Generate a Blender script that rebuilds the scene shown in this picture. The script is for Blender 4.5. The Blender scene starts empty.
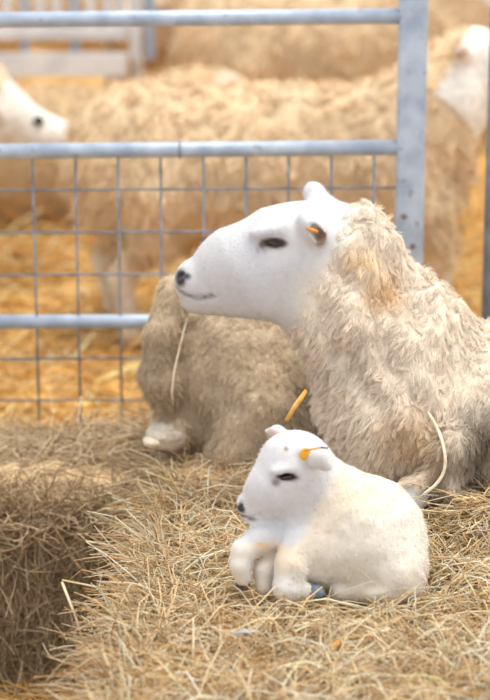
import bpy, math, random
import numpy as np
from mathutils import Vector, noise, kdtree

random.seed(7)
RNG = np.random.default_rng(7)
SC = bpy.context.scene
COL = SC.collection

# ------------------------------------------------------------------ camera, sky, sun, exposure
F = 2200.0                      # focal length in pixels of the 490 x 700 frame
PITCH = math.radians(15.0)
BALE = 0.42                     # top of the hay bales
ZC = BALE + 1.304               # eye height of the photographer
cam_d = bpy.data.cameras.new('camera')
cam = bpy.data.objects.new('camera', cam_d)
COL.objects.link(cam)
cam.location = (0, 0, ZC)
cam.rotation_euler = (math.pi / 2 - PITCH, 0, 0)
cam_d.sensor_fit = 'VERTICAL'
cam_d.sensor_height = 36.0
cam_d.lens = F / 700.0 * 36.0
cam_d.clip_start = 0.1
cam_d.clip_end = 100
cam_d.dof.use_dof = True
cam_d.dof.focus_distance = 3.68
cam_d.dof.aperture_fstop = 3.2
SC.camera = cam

world = bpy.data.worlds.new('world')
SC.world = world
world.use_nodes = True
bgn = world.node_tree.nodes['Background']
bgn.inputs['Color'].default_value = (0.95, 0.97, 1.0, 1)
bgn.inputs['Strength'].default_value = 1.05

sun_d = bpy.data.lights.new('sun', 'SUN')
sun_d.energy = 2.8
sun_d.angle = math.radians(35)
sun_d.color = (1.0, 0.95, 0.86)
sun = bpy.data.objects.new('sun', sun_d)
COL.objects.link(sun)
sun.location = (1, 2, 6)
sun.rotation_euler = Vector((-0.24, -0.06, -1.0)).to_track_quat('-Z', 'Y').to_euler()

vs = SC.view_settings
vs.view_transform = 'Standard'
vs.look = 'None'
vs.gamma = 1.0
vs.use_curve_mapping = False
vs.exposure = 0.17

CP, SP = math.cos(PITCH), math.sin(PITCH)


def P(px, py, Y):
    """point of the place seen at photo pixel (px, py) at distance Y"""
    x = (px - 245) / F
    y = (350 - py) / F
    dy = CP + y * SP
    dz = -SP + y * CP
    t = Y / dy
    return np.array((x * t, Y, ZC + dz * t))


def M(Y):
    """metres per photo pixel at distance Y (around bale height)"""
    return (Y * CP + 1.1 * SP) / F


def srgb(r, g, b):
    def f(c):
        c /= 255.0
        return c / 12.92 if c <= 0.04045 else ((c + 0.055) / 1.055) ** 2.4
    return np.array((f(r), f(g), f(b)))


# ------------------------------------------------------------------ materials
def nodes_of(name):
    m = bpy.data.materials.new(name)
    m.use_nodes = True
    nt = m.node_tree
    return m, nt, nt.nodes['Principled BSDF']


def attr_mat(name, rough=0.9, vary=0.12, scale=60, bump=0.0, bscale=120, sheen=0.0, spec=0.2, bdist=0.004, trans=0.0):
    m, nt, b = nodes_of(name)
    a = nt.nodes.new('ShaderNodeAttribute'); a.attribute_name = 'Col'
    tc = nt.nodes.new('ShaderNodeTexCoord')
    n = nt.nodes.new('ShaderNodeTexNoise'); n.inputs['Scale'].default_value = scale
    n.inputs['Detail'].default_value = 3
    nt.links.new(tc.outputs['Object'], n.inputs['Vector'])
    mr = nt.nodes.new('ShaderNodeMapRange')
    mr.inputs[1].default_value = 0.3; mr.inputs[2].default_value = 0.7
    mr.inputs[3].default_value = 1 - vary; mr.inputs[4].default_value = 1 + vary * 0.5
    nt.links.new(n.outputs['Fac'], mr.inputs[0])
    mx = nt.nodes.new('ShaderNodeMix'); mx.data_type = 'RGBA'; mx.blend_type = 'MULTIPLY'
    mx.inputs[0].default_value = 1.0
    nt.links.new(a.outputs['Color'], mx.inputs[6])
    nt.links.new(mr.outputs[0], mx.inputs[7])
    nt.links.new(mx.outputs[2], b.inputs['Base Color'])
    b.inputs['Roughness'].default_value = rough
    b.inputs['Specular IOR Level'].default_value = spec
    if sheen:
        b.inputs['Sheen Weight'].default_value = sheen
    if bump:
        n2 = nt.nodes.new('ShaderNodeTexNoise'); n2.inputs['Scale'].default_value = bscale
        n2.inputs['Detail'].default_value = 4
        nt.links.new(tc.outputs['Object'], n2.inputs['Vector'])
        bp = nt.nodes.new('ShaderNodeBump'); bp.inputs['Strength'].default_value = bump
        bp.inputs['Distance'].default_value = bdist
        nt.links.new(n2.outputs['Fac'], bp.inputs['Height'])
        nt.links.new(bp.outputs['Normal'], b.inputs['Normal'])
    if trans:
        tr = nt.nodes.new('ShaderNodeBsdfTranslucent')
        nt.links.new(mx.outputs[2], tr.inputs['Color'])
        ms = nt.nodes.new('ShaderNodeMixShader'); ms.inputs[0].default_value = trans
        nt.links.new(b.outputs[0], ms.inputs[1]); nt.links.new(tr.outputs[0], ms.inputs[2])
        nt.links.new(ms.outputs[0], nt.nodes['Material Output'].inputs['Surface'])
    return m


def ramp_mat(name, c1, c2, scale=20, rough=0.6, metal=0.0, bump=0.0, stretch=None, lo=0.35, hi=0.65, spec=0.4, spots=None):
    m, nt, b = nodes_of(name)
    tc = nt.nodes.new('ShaderNodeTexCoord')
    mp = nt.nodes.new('ShaderNodeMapping')
    if stretch:
        mp.inputs['Scale'].default_value = stretch
    nt.links.new(tc.outputs['Object'], mp.inputs['Vector'])
    n = nt.nodes.new('ShaderNodeTexNoise'); n.inputs['Scale'].default_value = scale
    n.inputs['Detail'].default_value = 5
    nt.links.new(mp.outputs[0], n.inputs['Vector'])
    r = nt.nodes.new('ShaderNodeValToRGB')
    r.color_ramp.elements[0].position = lo; r.color_ramp.elements[0].color = (*c1, 1)
    r.color_ramp.elements[1].position = hi; r.color_ramp.elements[1].color = (*c2, 1)
    nt.links.new(n.outputs['Fac'], r.inputs[0])
    out = r.outputs[0]
    if spots is not None:
        n3 = nt.nodes.new('ShaderNodeTexNoise'); n3.inputs['Scale'].default_value = 45
        n3.inputs['Detail'].default_value = 2
        nt.links.new(tc.outputs['Object'], n3.inputs['Vector'])
        r3 = nt.nodes.new('ShaderNodeValToRGB')
        r3.color_ramp.elements[0].position = 0.66; r3.color_ramp.elements[0].color = (0, 0, 0, 1)
        r3.color_ramp.elements[1].position = 0.72; r3.color_ramp.elements[1].color = (1, 1, 1, 1)
        nt.links.new(n3.outputs['Fac'], r3.inputs[0])
        mx = nt.nodes.new('ShaderNodeMix'); mx.data_type = 'RGBA'
        nt.links.new(r3.outputs[0], mx.inputs[0])
        nt.links.new(out, mx.inputs[6]); mx.inputs[7].default_value = (*spots, 1)
        out = mx.outputs[2]
    nt.links.new(out, b.inputs['Base Color'])
    b.inputs['Roughness'].default_value = rough
    b.inputs['Metallic'].default_value = metal
    b.inputs['Specular IOR Level'].default_value = spec
    if bump:
        bp = nt.nodes.new('ShaderNodeBump'); bp.inputs['Strength'].default_value = bump
        bp.inputs['Distance'].default_value = 0.01
        nt.links.new(n.outputs['Fac'], bp.inputs['Height'])
        nt.links.new(bp.outputs['Normal'], b.inputs['Normal'])
    return m


MAT = {
    'skin': attr_mat('short_white_hair', rough=0.75, vary=0.05, scale=90, bump=0.18, bscale=260, sheen=0.15, bdist=0.003),
    'wool_base': attr_mat('wool_base', rough=0.95, vary=0.22, scale=55, bump=0.8, bscale=90, bdist=0.01),
    'wool': attr_mat('wool_locks', rough=0.9, vary=0.14, scale=70, sheen=0.1, spec=0.1, trans=0.15),
    'hay': attr_mat('hay_stalks', rough=0.6, vary=0.15, scale=40, spec=0.35, trans=0.25),
    'hay_base': ramp_mat('hay_mat', srgb(180, 144, 100), srgb(238, 206, 158), scale=30, rough=0.9, bump=0.8),
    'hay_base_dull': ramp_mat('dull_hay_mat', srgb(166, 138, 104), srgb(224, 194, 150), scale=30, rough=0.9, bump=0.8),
    'bed_base': ramp_mat('straw_bed', srgb(160, 112, 54), srgb(230, 186, 110), scale=9, rough=0.9, bump=0.8),
    'floor': ramp_mat('earth_floor', srgb(110, 80, 45), srgb(160, 120, 70), scale=6, rough=0.95, bump=0.5),
    'galv': ramp_mat('galvanised_steel', srgb(158, 171, 190), srgb(192, 204, 219), scale=18, rough=0.45, metal=0.25, spots=srgb(158, 160, 166)),
    'wire': ramp_mat('dull_wire', srgb(112, 120, 130), srgb(150, 158, 168), scale=30, rough=0.5, metal=0.3),
    'darksteel': ramp_mat('weathered_steel', srgb(110, 114, 120), srgb(140, 145, 152), scale=20, rough=0.5, metal=0.25),
    'whitepaint': ramp_mat('white_paint', srgb(205, 210, 218), srgb(235, 236, 240), scale=8, rough=0.5),
    'blue': ramp_mat('blue_grey_paint', srgb(140, 160, 185), srgb(170, 186, 205), scale=8, rough=0.5),
    'eye': ramp_mat('eye_dark', srgb(22, 15, 10), srgb(48, 32, 18), scale=60, rough=0.08, spec=0.6),
    'lid': ramp_mat('eyelid_skin', srgb(70, 62, 62), srgb(110, 98, 96), scale=200, rough=0.6),
    'tag': ramp_mat('yellow_tag', srgb(236, 168, 40), srgb(246, 190, 70), scale=60, rough=0.4),
    'tagorange': ramp_mat('orange_tag', srgb(222, 134, 50), srgb(240, 160, 80), scale=60, rough=0.4),
    'hoof': ramp_mat('hoof_horn', srgb(70, 62, 58), srgb(116, 104, 96), scale=80, rough=0.5),
    'hoofblue': ramp_mat('hoof_slate', srgb(86, 100, 118), srgb(120, 134, 150), scale=80, rough=0.5),
    'gold': ramp_mat('golden_straw', srgb(205, 150, 66), srgb(232, 184, 100), scale=60, rough=0.5),
    'pale': ramp_mat('pale_straw', srgb(214, 190, 146), srgb(240, 222, 186), scale=60, rough=0.5),
    'woolcord': ramp_mat('matted_wool', srgb(226, 208, 180), srgb(242, 230, 208), scale=90, rough=0.9),
    'twine': ramp_mat('blue_twine', srgb(150, 178, 205), srgb(190, 210, 228), scale=80, rough=0.7),
    'rust': ramp_mat('rusty_bolt', srgb(120, 100, 90), srgb(150, 140, 135), scale=50, rough=0.6),
    'wall': ramp_mat('barn_boards', srgb(120, 92, 62), srgb(170, 134, 92), scale=5, rough=0.9, stretch=(6, 1, .4)),
}


# ------------------------------------------------------------------ object helpers
def tag(o, label=None, cat=None, group=None, kind=None):
    if label: o['label'] = label
    if cat: o['category'] = cat
    if group: o['group'] = group
    if kind: o['kind'] = kind
    return o


def empty(name, loc):
    o = bpy.data.objects.new(name, None)
    o.empty_display_size = 0.05
    o.location = loc
    COL.objects.link(o)
    return o


def put(o, parent):
    """parent o while it keeps its world place"""
    o.parent = parent
    if parent is not None:
        o.matrix_parent_inverse = parent_matrix(parent).inverted()


def parent_matrix(o):
    from mathutils import Matrix
    m = Matrix.LocRotScale(o.location, o.rotation_euler, o.scale)
    if o.parent:
        m = parent_matrix(o.parent) @ o.matrix_parent_inverse @ m
    return m


def np_mesh(name, V, quads=None, tris=None, col=None, smooth=True):
    me = bpy.data.meshes.new(name)
    V = np.asarray(V, dtype=np.float32)
    nq = 0 if quads is None else len(quads)
    ntr = 0 if tris is None else len(tris)
    me.vertices.add(len(V))
    me.vertices.foreach_set('co', V.ravel())
    loops = []
    starts = []
    if nq:
        loops.append(np.asarray(quads, dtype=np.int32).ravel()); starts.append(np.arange(nq) * 4)
    if ntr:
        loops.append(np.asarray(tris, dtype=np.int32).ravel()); starts.append(nq * 4 + np.arange(ntr) * 3)
    L = np.concatenate(loops); S = np.concatenate(starts).astype(np.int32)
    me.loops.add(len(L)); me.loops.foreach_set('vertex_index', L)
    me.polygons.add(len(S)); me.polygons.foreach_set('loop_start', S)
    me.polygons.foreach_set('use_smooth', np.full(len(S), smooth))
    me.update(calc_edges=True)
    me.validate()
    if col is not None:
        a = me.color_attributes.new('Col', 'FLOAT_COLOR', 'POINT')
        c = np.ones((len(V), 4), dtype=np.float32); c[:, :3] = col
        a.data.foreach_set('color', c.ravel())
    return me


def obj(name, me, mat, parent=None, bevel=0.0):
    o = bpy.data.objects.new(name, me)
    COL.objects.link(o)
    if mat is not None:
        me.materials.clear(); me.materials.append(MAT[mat] if isinstance(mat, str) else mat)
    if parent is not None:
        put(o, parent)
    if bevel:
        b = o.modifiers.new('bevel', 'BEVEL'); b.width = bevel; b.segments = 2
    return o


def box_mesh(name, a, b):
    (x0, y0, z0), (x1, y1, z1) = a, b
    V = [(x, y, z) for x in (x0, x1) for y in (y0, y1) for z in (z0, z1)]
    Q = [(0, 1, 3, 2), (4, 6, 7, 5), (0, 4, 5, 1), (2, 3, 7, 6), (0, 2, 6, 4), (1, 5, 7, 3)]
    return np_mesh(name, V, quads=Q, smooth=False)


def tube_mesh(name, pts, rad, sides=12, flat=1.0):
    """swept tube with capped ends; rad may be a list"""
    pts = [Vector(p) for p in pts]
    n = len(pts)
    rad = [rad] * n if not hasattr(rad, '__len__') else rad
    V, Q, T = [], [], []
    up = None
    for i, p in enumerate(pts):
        t = (pts[min(i + 1, n - 1)] - pts[max(i - 1, 0)]).normalized()
        if up is None:
            up = t.orthogonal().normalized()
        up = (up - t * up.dot(t)).normalized()
        s = t.cross(up)
        for k in range(sides):
            a = 2 * math.pi * k / sides
            V.append(tuple(p + (up * math.cos(a) + s * math.sin(a) * flat) * rad[i]))
    for i in range(n - 1):
        for k in range(sides):
            k2 = (k + 1) % sides
            Q.append((i * sides + k, i * sides + k2, (i + 1) * sides + k2, (i + 1) * sides + k))
    c0 = len(V); V.append(tuple(pts[0])); V.append(tuple(pts[-1]))
    for k in range(sides):
        k2 = (k + 1) % sides
        T.append((c0, k2, k)); T.append((c0 + 1, (n - 1) * sides + k, (n - 1) * sides + k2))
    return np_mesh(name, V, quads=Q, tris=T)


def ball_mesh(name, c, r, rot=None, nu=20, nv=12):
    V, Q, T = [], [], []
    R = np.eye(3) if rot is None else rot
    for j in range(1, nv):
        th = math.pi * j / nv
        for i in range(nu):
            ph = 2 * math.pi * i / nu
            V.append((math.sin(th) * math.cos(ph), math.sin(th) * math.sin(ph), math.cos(th)))
    V.append((0, 0, 1)); V.append((0, 0, -1))
    top, bot = len(V) - 2, len(V) - 1
    for j in range(nv - 2):
        for i in range(nu):
            i2 = (i + 1) % nu
            Q.append((j * nu + i, (j + 1) * nu + i, (j + 1) * nu + i2, j * nu + i2))
    for i in range(nu):
        i2 = (i + 1) % nu
        T.append((top, i, i2)); T.append((bot, (nv - 2) * nu + i2, (nv - 2) * nu + i))
    V = (np.array(V) * np.array(r)) @ R.T + np.array(c)
    return np_mesh(name, V, quads=Q, tris=T)


def rotY(deg):
    a = math.radians(deg); c, s = math.cos(a), math.sin(a)
    return np.array(((c, 0, s), (0, 1, 0), (-s, 0, c)))


def rotZ(deg):
    a = math.radians(deg); c, s = math.cos(a), math.sin(a)
    return np.array(((c, -s, 0), (s, c, 0), (0, 0, 1)))


def rotX(deg):
    a = math.radians(deg); c, s = math.cos(a), math.sin(a)
    return np.array(((1, 0, 0), (0, c, -s), (0, s, c)))


# ------------------------------------------------------------------ soft-blended bodies (signed distances, one skin)
class Body:
    def __init__(self):
        self.prims = []

    def ell(self, c, r, R=None, k=0.03, cut=False):
        self.prims.append(('e', np.array(c, float), np.array(r, float), np.eye(3) if R is None else R, k, cut))

    def cone(self, a, b, ra, rb, k=0.03, sy=1.0, cut=False):
        self.prims.append(('c', np.array(a, float), np.array(b, float), (ra, rb, sy), k, cut))

    def chain(self, pts, rads, k=0.03, sy=1.0):
        for i in range(len(pts) - 1):
            self.cone(pts[i], pts[i + 1], rads[i], rads[i + 1], k, sy)

    def field(self, ax):
        xs, ys, zs = ax
        f = np.full((len(xs), len(ys), len(zs)), 0.5, dtype=np.float32)
        for p in self.prims:
            k, cut = p[4], p[5]
            pad = k * 1.2 + 0.02
            if p[0] == 'e':
                c, r = p[1], p[2]; ext = np.full(3, r.max())
                if np.allclose(p[3], np.eye(3)): ext = r
                lo, hi = c - ext - pad, c + ext + pad
            else:
                rm = max(p[3][0], p[3][1])
                e = np.array((rm, rm * p[3][2], rm))
                lo = np.minimum(p[1], p[2]) - e - pad; hi = np.maximum(p[1], p[2]) + e + pad
            sl = []
            for a, l, h in zip((xs, ys, zs), lo, hi):
                sl.append(slice(int(np.searchsorted(a, l)), int(np.searchsorted(a, h))))
            if any(s.start >= s.stop for s in sl):
                continue
            X = xs[sl[0]][:, None, None]; Y = ys[sl[1]][None, :, None]; Z = zs[sl[2]][None, None, :]
            if p[0] == 'e':
                x, y, z = X - c[0], Y - c[1], Z - c[2]
                R = p[3]
                u = (R[0, 0] * x + R[1, 0] * y + R[2, 0] * z)
                v = (R[0, 1] * x + R[1, 1] * y + R[2, 1] * z)
                w = (R[0, 2] * x + R[1, 2] * y + R[2, 2] * z)
                k0 = np.sqrt((u / r[0]) ** 2 + (v / r[1]) ** 2 + (w / r[2]) ** 2)
                k1 = np.sqrt((u / r[0] ** 2) ** 2 + (v / r[1] ** 2) ** 2 + (w / r[2] ** 2) ** 2) + 1e-9
                d = k0 * (k0 - 1) / k1
            else:
                a, b, (ra, rb, sy) = p[1], p[2], p[3]
                s = np.array((1, 1 / sy, 1))
                ba = (b - a) * s
                x, y, z = (X - a[0]), (Y - a[1]) / sy, (Z - a[2])
                t = np.clip((x * ba[0] + y * ba[1] + z * ba[2]) / max(ba.dot(ba), 1e-9), 0, 1)
                d = np.sqrt((x - t * ba[0]) ** 2 + (y - t * ba[1]) ** 2 + (z - t * ba[2]) ** 2) - (ra + (rb - ra) * t)
                d = d * min(1.0, sy) ** 0.5
            g = f[sl[0], sl[1], sl[2]]
            if cut:
                h = np.clip(0.5 - 0.5 * (g + d) / k, 0, 1)
                f[sl[0], sl[1], sl[2]] = g * (1 - h) + (-d) * h + k * h * (1 - h)
            else:
                h = np.clip(0.5 + 0.5 * (g - d) / k, 0, 1)
                f[sl[0], sl[1], sl[2]] = g * (1 - h) + d * h - k * h * (1 - h)
        return f

    def surface(self, ax):
        ax = [np.asarray(a, dtype=np.float32) for a in ax]
        f = self.field(ax)
        xs, ys, zs = ax
        ins = f < 0
        cnt = np.zeros(tuple(n - 1 for n in f.shape), dtype=np.int8)
        for i in (0, 1):
            for j in (0, 1):
                for k in (0, 1):
                    cnt += ins[i:f.shape[0] - 1 + i, j:f.shape[1] - 1 + j, k:f.shape[2] - 1 + k]
        I, J, K = np.nonzero((cnt > 0) & (cnt < 8))
        idx = np.full(cnt.shape, -1, dtype=np.int32); idx[I, J, K] = np.arange(len(I))
        acc = np.zeros((len(I), 3)); num = np.zeros(len(I))
        cor = [(i, j, k) for i in (0, 1) for j in (0, 1) for k in (0, 1)]
        for a in cor:
            for axis in range(3):
                if a[axis]: continue
                b = list(a); b[axis] = 1
                fa = f[I + a[0], J + a[1], K + a[2]]; fb = f[I + b[0], J + b[1], K + b[2]]
                m = (fa < 0) != (fb < 0)
                t = np.where(m, fa / np.where(m, fa - fb, 1), 0)
                pa = np.stack((xs[I + a[0]], ys[J + a[1]], zs[K + a[2]]), 1)
                pb = np.stack((xs[I + b[0]], ys[J + b[1]], zs[K + b[2]]), 1)
                acc += np.where(m[:, None], pa + (pb - pa) * t[:, None], 0); num += m
        V = acc / num[:, None]
        Q = []
        for axis in range(3):
            o1, o2 = [(1, 2), (2, 0), (0, 1)][axis]
            sA = [slice(None)] * 3; sB = [slice(None)] * 3
            sA[axis] = slice(0, -1); sB[axis] = slice(1, None)
            A, B = ins[tuple(sA)], ins[tuple(sB)]
            e = np.argwhere(A != B)
            ok = np.ones(len(e), bool)
            for o in (o1, o2):
                ok &= (e[:, o] > 0) & (e[:, o] < f.shape[o] - 1)
            e = e[ok]
            fl = A[e[:, 0], e[:, 1], e[:, 2]]
            def cell(d1, d2):
                c = e.copy(); c[:, o1] -= d1; c[:, o2] -= d2
                return idx[c[:, 0], c[:, 1], c[:, 2]]
            q = np.stack((cell(1, 1), cell(0, 1), cell(0, 0), cell(1, 0)), 1)
            q[~fl] = q[~fl][:, ::-1]
            Q.append(q)
        Q = np.concatenate(Q)
        Q = Q[(Q >= 0).all(1)]
        # a little smoothing
        E = np.concatenate((Q[:, [0, 1]], Q[:, [1, 2]], Q[:, [2, 3]], Q[:, [3, 0]]))
        for it in range(2):
            s = np.zeros_like(V); c = np.zeros(len(V))
            for d in range(3):
                s[:, d] = np.bincount(E[:, 0], V[E[:, 1], d], len(V)) + np.bincount(E[:, 1], V[E[:, 0], d], len(V))
            c = np.bincount(E[:, 0], minlength=len(V)) + np.bincount(E[:, 1], minlength=len(V))
            V = V * 0.5 + 0.5 * s / np.maximum(c, 1)[:, None]
        return V, Q


def normals(V, Q):
    n = np.cross(V[Q[:, 2]] - V[Q[:, 0]], V[Q[:, 3]] - V[Q[:, 1]])
    N = np.zeros_like(V)
    for i in range(4):
        for d in range(3):
            N[:, d] += np.bincount(Q[:, i], n[:, d], len(V))
    return N / np.maximum(np.linalg.norm(N, axis=1), 1e-12)[:, None]


def fnoise(V, scale, seed=0.0):
    return np.array([noise.noise((v[0] * scale + seed, v[1] * scale + seed * 1.7, v[2] * scale - seed)) for v in V])


def axis(lo, hi, step, dense=None, dstep=None):
    if dense is None:
        return np.arange(lo, hi, step)
    a = [lo]
    while a[-1] < hi:
        a.append(a[-1] + (dstep if dense[0] <= a[-1] <= dense[1] else step))
    return np.array(a)


def sample_surface(V, Q, W, n):
    """n random points on the quads, weighted by area times the vertex weight W"""
    area = np.linalg.norm(np.cross(V[Q[:, 2]] - V[Q[:, 0]], V[Q[:, 3]] - V[Q[:, 1]]), axis=1)
    w = area * W[Q].mean(1)
    q = RNG.choice(len(Q), n, p=w / w.sum())
    u, v = RNG.random((2, n))[..., None]
    P4 = [V[Q[q, i]] for i in range(4)]
    return (P4[0] * (1 - u) + P4[1] * u) * (1 - v) + (P4[3] * (1 - u) + P4[2] * u) * v, q


def strands(name, root, mid, tip, rad, col, segs=3, tipr=0.25):
    """thin three-sided stalks along a quadratic arc root - mid - tip, one mesh"""
    n = len(root)
    rad = np.broadcast_to(rad, (n,))
    t0 = tip - root
    ref = np.where(np.abs(t0[:, 2:3]) > 0.8 * np.linalg.norm(t0, axis=1, keepdims=True), np.array([[1., 0, 0]]), np.array([[0., 0, 1]]))
    a = np.cross(t0, ref); a /= np.maximum(np.linalg.norm(a, axis=1, keepdims=True), 1e-9)
    b = np.cross(t0, a); b /= np.maximum(np.linalg.norm(b, axis=1, keepdims=True), 1e-9)
    V = np.zeros((n, segs + 1, 3, 3)); C = np.zeros((n, segs + 1, 3, 3))
    for s in range(segs + 1):
        t = s / segs
        c = root * (1 - t) ** 2 + 2 * mid * t * (1 - t) + tip * t * t
        r = rad * (1 - (1 - tipr) * t)
        for k in range(3):
            an = 2 * math.pi * k / 3
            V[:, s, k] = c + (a * math.cos(an) + b * math.sin(an)) * r[:, None]
            C[:, s, k] = col
    base = (np.arange(n) * (segs + 1) * 3)[:, None]
    Q = []
    for s in range(segs):
        for k in range(3):
            k2 = (k + 1) % 3
            Q.append(base + np.array([[s * 3 + k, s * 3 + k2, (s + 1) * 3 + k2, (s + 1) * 3 + k]]))
    Q = np.stack(Q, 1).reshape(-1, 4)
    return np_mesh(name, V.reshape(-1, 3), quads=Q, col=C.reshape(-1, 3), smooth=True)


def ribbons(name, root, mid, tip, nrm, rad, col, segs=2):
    """flat locks with a raised middle ridge, lying on the body they grow from"""
    n = len(root)
    t0 = tip - root
    w = np.cross(t0, nrm); w /= np.maximum(np.linalg.norm(w, axis=1, keepdims=True), 1e-9)
    V = np.zeros((n, segs + 1, 3, 3)); C = np.zeros((n, segs + 1, 3, 3))
    for s in range(segs + 1):
        t = s / segs
        c = root * (1 - t) ** 2 + 2 * mid * t * (1 - t) + tip * t * t
        r = (rad * (1 - 0.8 * t))[:, None]
        V[:, s, 0] = c - w * r; V[:, s, 1] = c + nrm * r * 0.5; V[:, s, 2] = c + w * r
        C[:, s] = col[:, None, :]
    base = (np.arange(n) * (segs + 1) * 3)[:, None]
    Q = []
    for s in range(segs):
        for k in range(2):
            Q.append(base + np.array([[s * 3 + k, s * 3 + k + 1, (s + 1) * 3 + k + 1, (s + 1) * 3 + k]]))
    Q = np.stack(Q, 1).reshape(-1, 4)
    return np_mesh(name, V.reshape(-1, 3), quads=Q, col=C.reshape(-1, 3), smooth=True)


def snap(pts, V, gap=0.002, r=0.008):
    """lay a drawn line on the near side of a body"""
    out = []
    for p in pts:
        p = np.array(p)
        for it in range(3):
            d = np.hypot(V[:, 0] - p[0], V[:, 2] - p[2])
            near = V[d < r]
            if len(near):
                y = near[:, 1].min() - gap
                k = y / p[1]
                p = np.array((p[0] * k, y, ZC + (p[2] - ZC) * k))
        out.append(p)
    return out


def locks(name, V, Q, N, W, n, length, rad, colfn, clumps=1500, clump=0.7, lift=0.5, droop=0.6, flow=None, segs=2, wob=0.3):
    """wool: many stalks gathered into locks"""
    Ws = np.where(W > 0.05, np.maximum(W, 0.7), 0)
    pts, q = sample_surface(V, Q, Ws, n)
    nr = N[Q[q, 0]]
    cp, cq = sample_surface(V, Q, Ws, clumps)
    cn = N[Q[cq, 0]]
    kd = kdtree.KDTree(clumps)
    for i, p in enumerate(cp): kd.insert(p, i)
    kd.balance()
    ci = np.array([kd.find(p)[1] for p in pts])
    fl = np.array((0.0, 0.0, -1.0)) if flow is None else np.array(flow)
    cd = cn * lift + fl * droop + RNG.normal(0, wob, (clumps, 3))
    cd -= cn * np.minimum((cd * cn).sum(1, keepdims=True) - 0.12, 0)
    cd /= np.linalg.norm(cd, axis=1, keepdims=True)
    wq = np.clip(W[Q[q, 0]], 0.25, 1); wc_ = np.clip(W[Q[cq, 0]], 0.25, 1)
    L = length * (0.6 + 0.8 * RNG.random(clumps)) * wc_
    ctip = cp + cd * L[:, None]
    own = nr * lift + fl * droop + RNG.normal(0, wob, (n, 3))
    own -= nr * np.minimum((own * nr).sum(1, keepdims=True) - 0.12, 0)
    own /= np.linalg.norm(own, axis=1, keepdims=True)
    otip = pts + own * (length * wq * (0.6 + 0.8 * RNG.random(n)))[:, None]
    tip = otip * (1 - clump) + ctip[ci] * clump
    mid = pts + nr * (length * wq * lift * 0.8)[:, None] + 0.25 * (tip - pts) + RNG.normal(0, length * 0.14, (n, 3)) * wq[:, None]
    col = colfn(pts) * (0.98 + 0.16 * RNG.random((n, 1))) * (0.9 + 0.16 * RNG.random(clumps))[ci][:, None]
    return ribbons(name, pts - nr * 0.002, mid, tip, nr, rad * (0.7 + 0.6 * RNG.random(n)), np.clip(col, 0, 0.95), segs=segs)


def blend_cols(V, base, spots):
    c = np.broadcast_to(base, (len(V), 3)).copy()
    for (ctr, r, col, soft) in spots:
        r = np.atleast_1d(r)
        d = np.linalg.norm((V - np.array(ctr)) / r, axis=1)
        w = np.clip((1 + soft - d) / (2 * soft + 1e-6), 0, 1)[:, None]
        w = w * w * (3 - 2 * w)
        c = c * (1 - w) + col * w
    return c


# ------------------------------------------------------------------ the setting
fl = obj('floor', box_mesh('floor', (-6, 0.5, -0.1), (6, 18, 0.0)), 'floor'); tag(fl, kind='structure')
wl = obj('wall_back', box_mesh('wall_back', (-6, 17.8, 0.0), (6, 18, 4)), 'wall'); tag(wl, kind='structure')

# deep straw bed of the pen behind the hurdle
BED = 0.20


def bed_height(x, y):
    return BED + 0.035 * noise.noise((x * 2.2, y * 2.2, 3.0)) + 0.02 * noise.noise((x * 7, y * 7, 1.0))


gx = np.linspace(-5, 5, 140); gy = np.concatenate((np.linspace(4.47, 8, 90), np.linspace(8.1, 17.5, 60)))
GX, GY = np.meshgrid(gx, gy, indexing='ij')
Vb = np.array([(x, y, bed_height(x, y)) for x, y in zip(GX.ravel(), GY.ravel())])
ny = len(gy)
ii, jj = np.meshgrid(np.arange(len(gx) - 1), np.arange(ny - 1), indexing='ij')
q0 = (ii * ny + jj).ravel()
Qb = np.stack((q0, q0 + ny, q0 + ny + 1, q0 + 1), 1)
bed = obj('straw_bedding', np_mesh('straw_bedding', Vb, quads=Qb), 'bed_base')
tag(bed, 'deep golden straw bedding covering the pen behind the steel hurdle', 'straw', kind='stuff')


def straw_colors(n, pal, jitter=0.15):
    pal = np.array(pal)
    a, b = RNG.integers(0, len(pal), (2, n)); t = RNG.random((n, 1))
    c = pal[a] * (1 - t) + pal[b] * t
    return np.clip(c * (1 + jitter * RNG.normal(0, 1, (n, 1))), 0.01, 1)


def lay(n, x0, x1, y0, y1, zf, lmin, lmax, updev=0.25, arch=0.15, keep=None):
    x = RNG.uniform(x0, x1, n); y = RNG.uniform(y0, y1, n)
    a = RNG.uniform(0, 2 * math.pi, n)
    L = RNG.uniform(lmin, lmax, n)
    up = np.abs(RNG.normal(0, updev, n))
    d = np.stack((np.cos(a), np.sin(a), up - 0.05), 1)
    root = np.stack((x, y, zf(x, y)), 1)
    tip = root + d * L[:, None]
    tz = zf(tip[:, 0], tip[:, 1])
    tip[:, 2] = np.maximum(tip[:, 2], tz + 0.002)
    mid = (root + tip) / 2 + RNG.normal(0, 1, (n, 3)) * (L * arch)[:, None]
    mid[:, 2] = np.maximum(mid[:, 2], zf(mid[:, 0], mid[:, 1]) + 0.004) + L * arch * 0.4
    if keep is not None:
        k = keep(root) & keep(tip) & keep(mid)
        return root[k], mid[k], tip[k]
    return root, mid, tip


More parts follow.
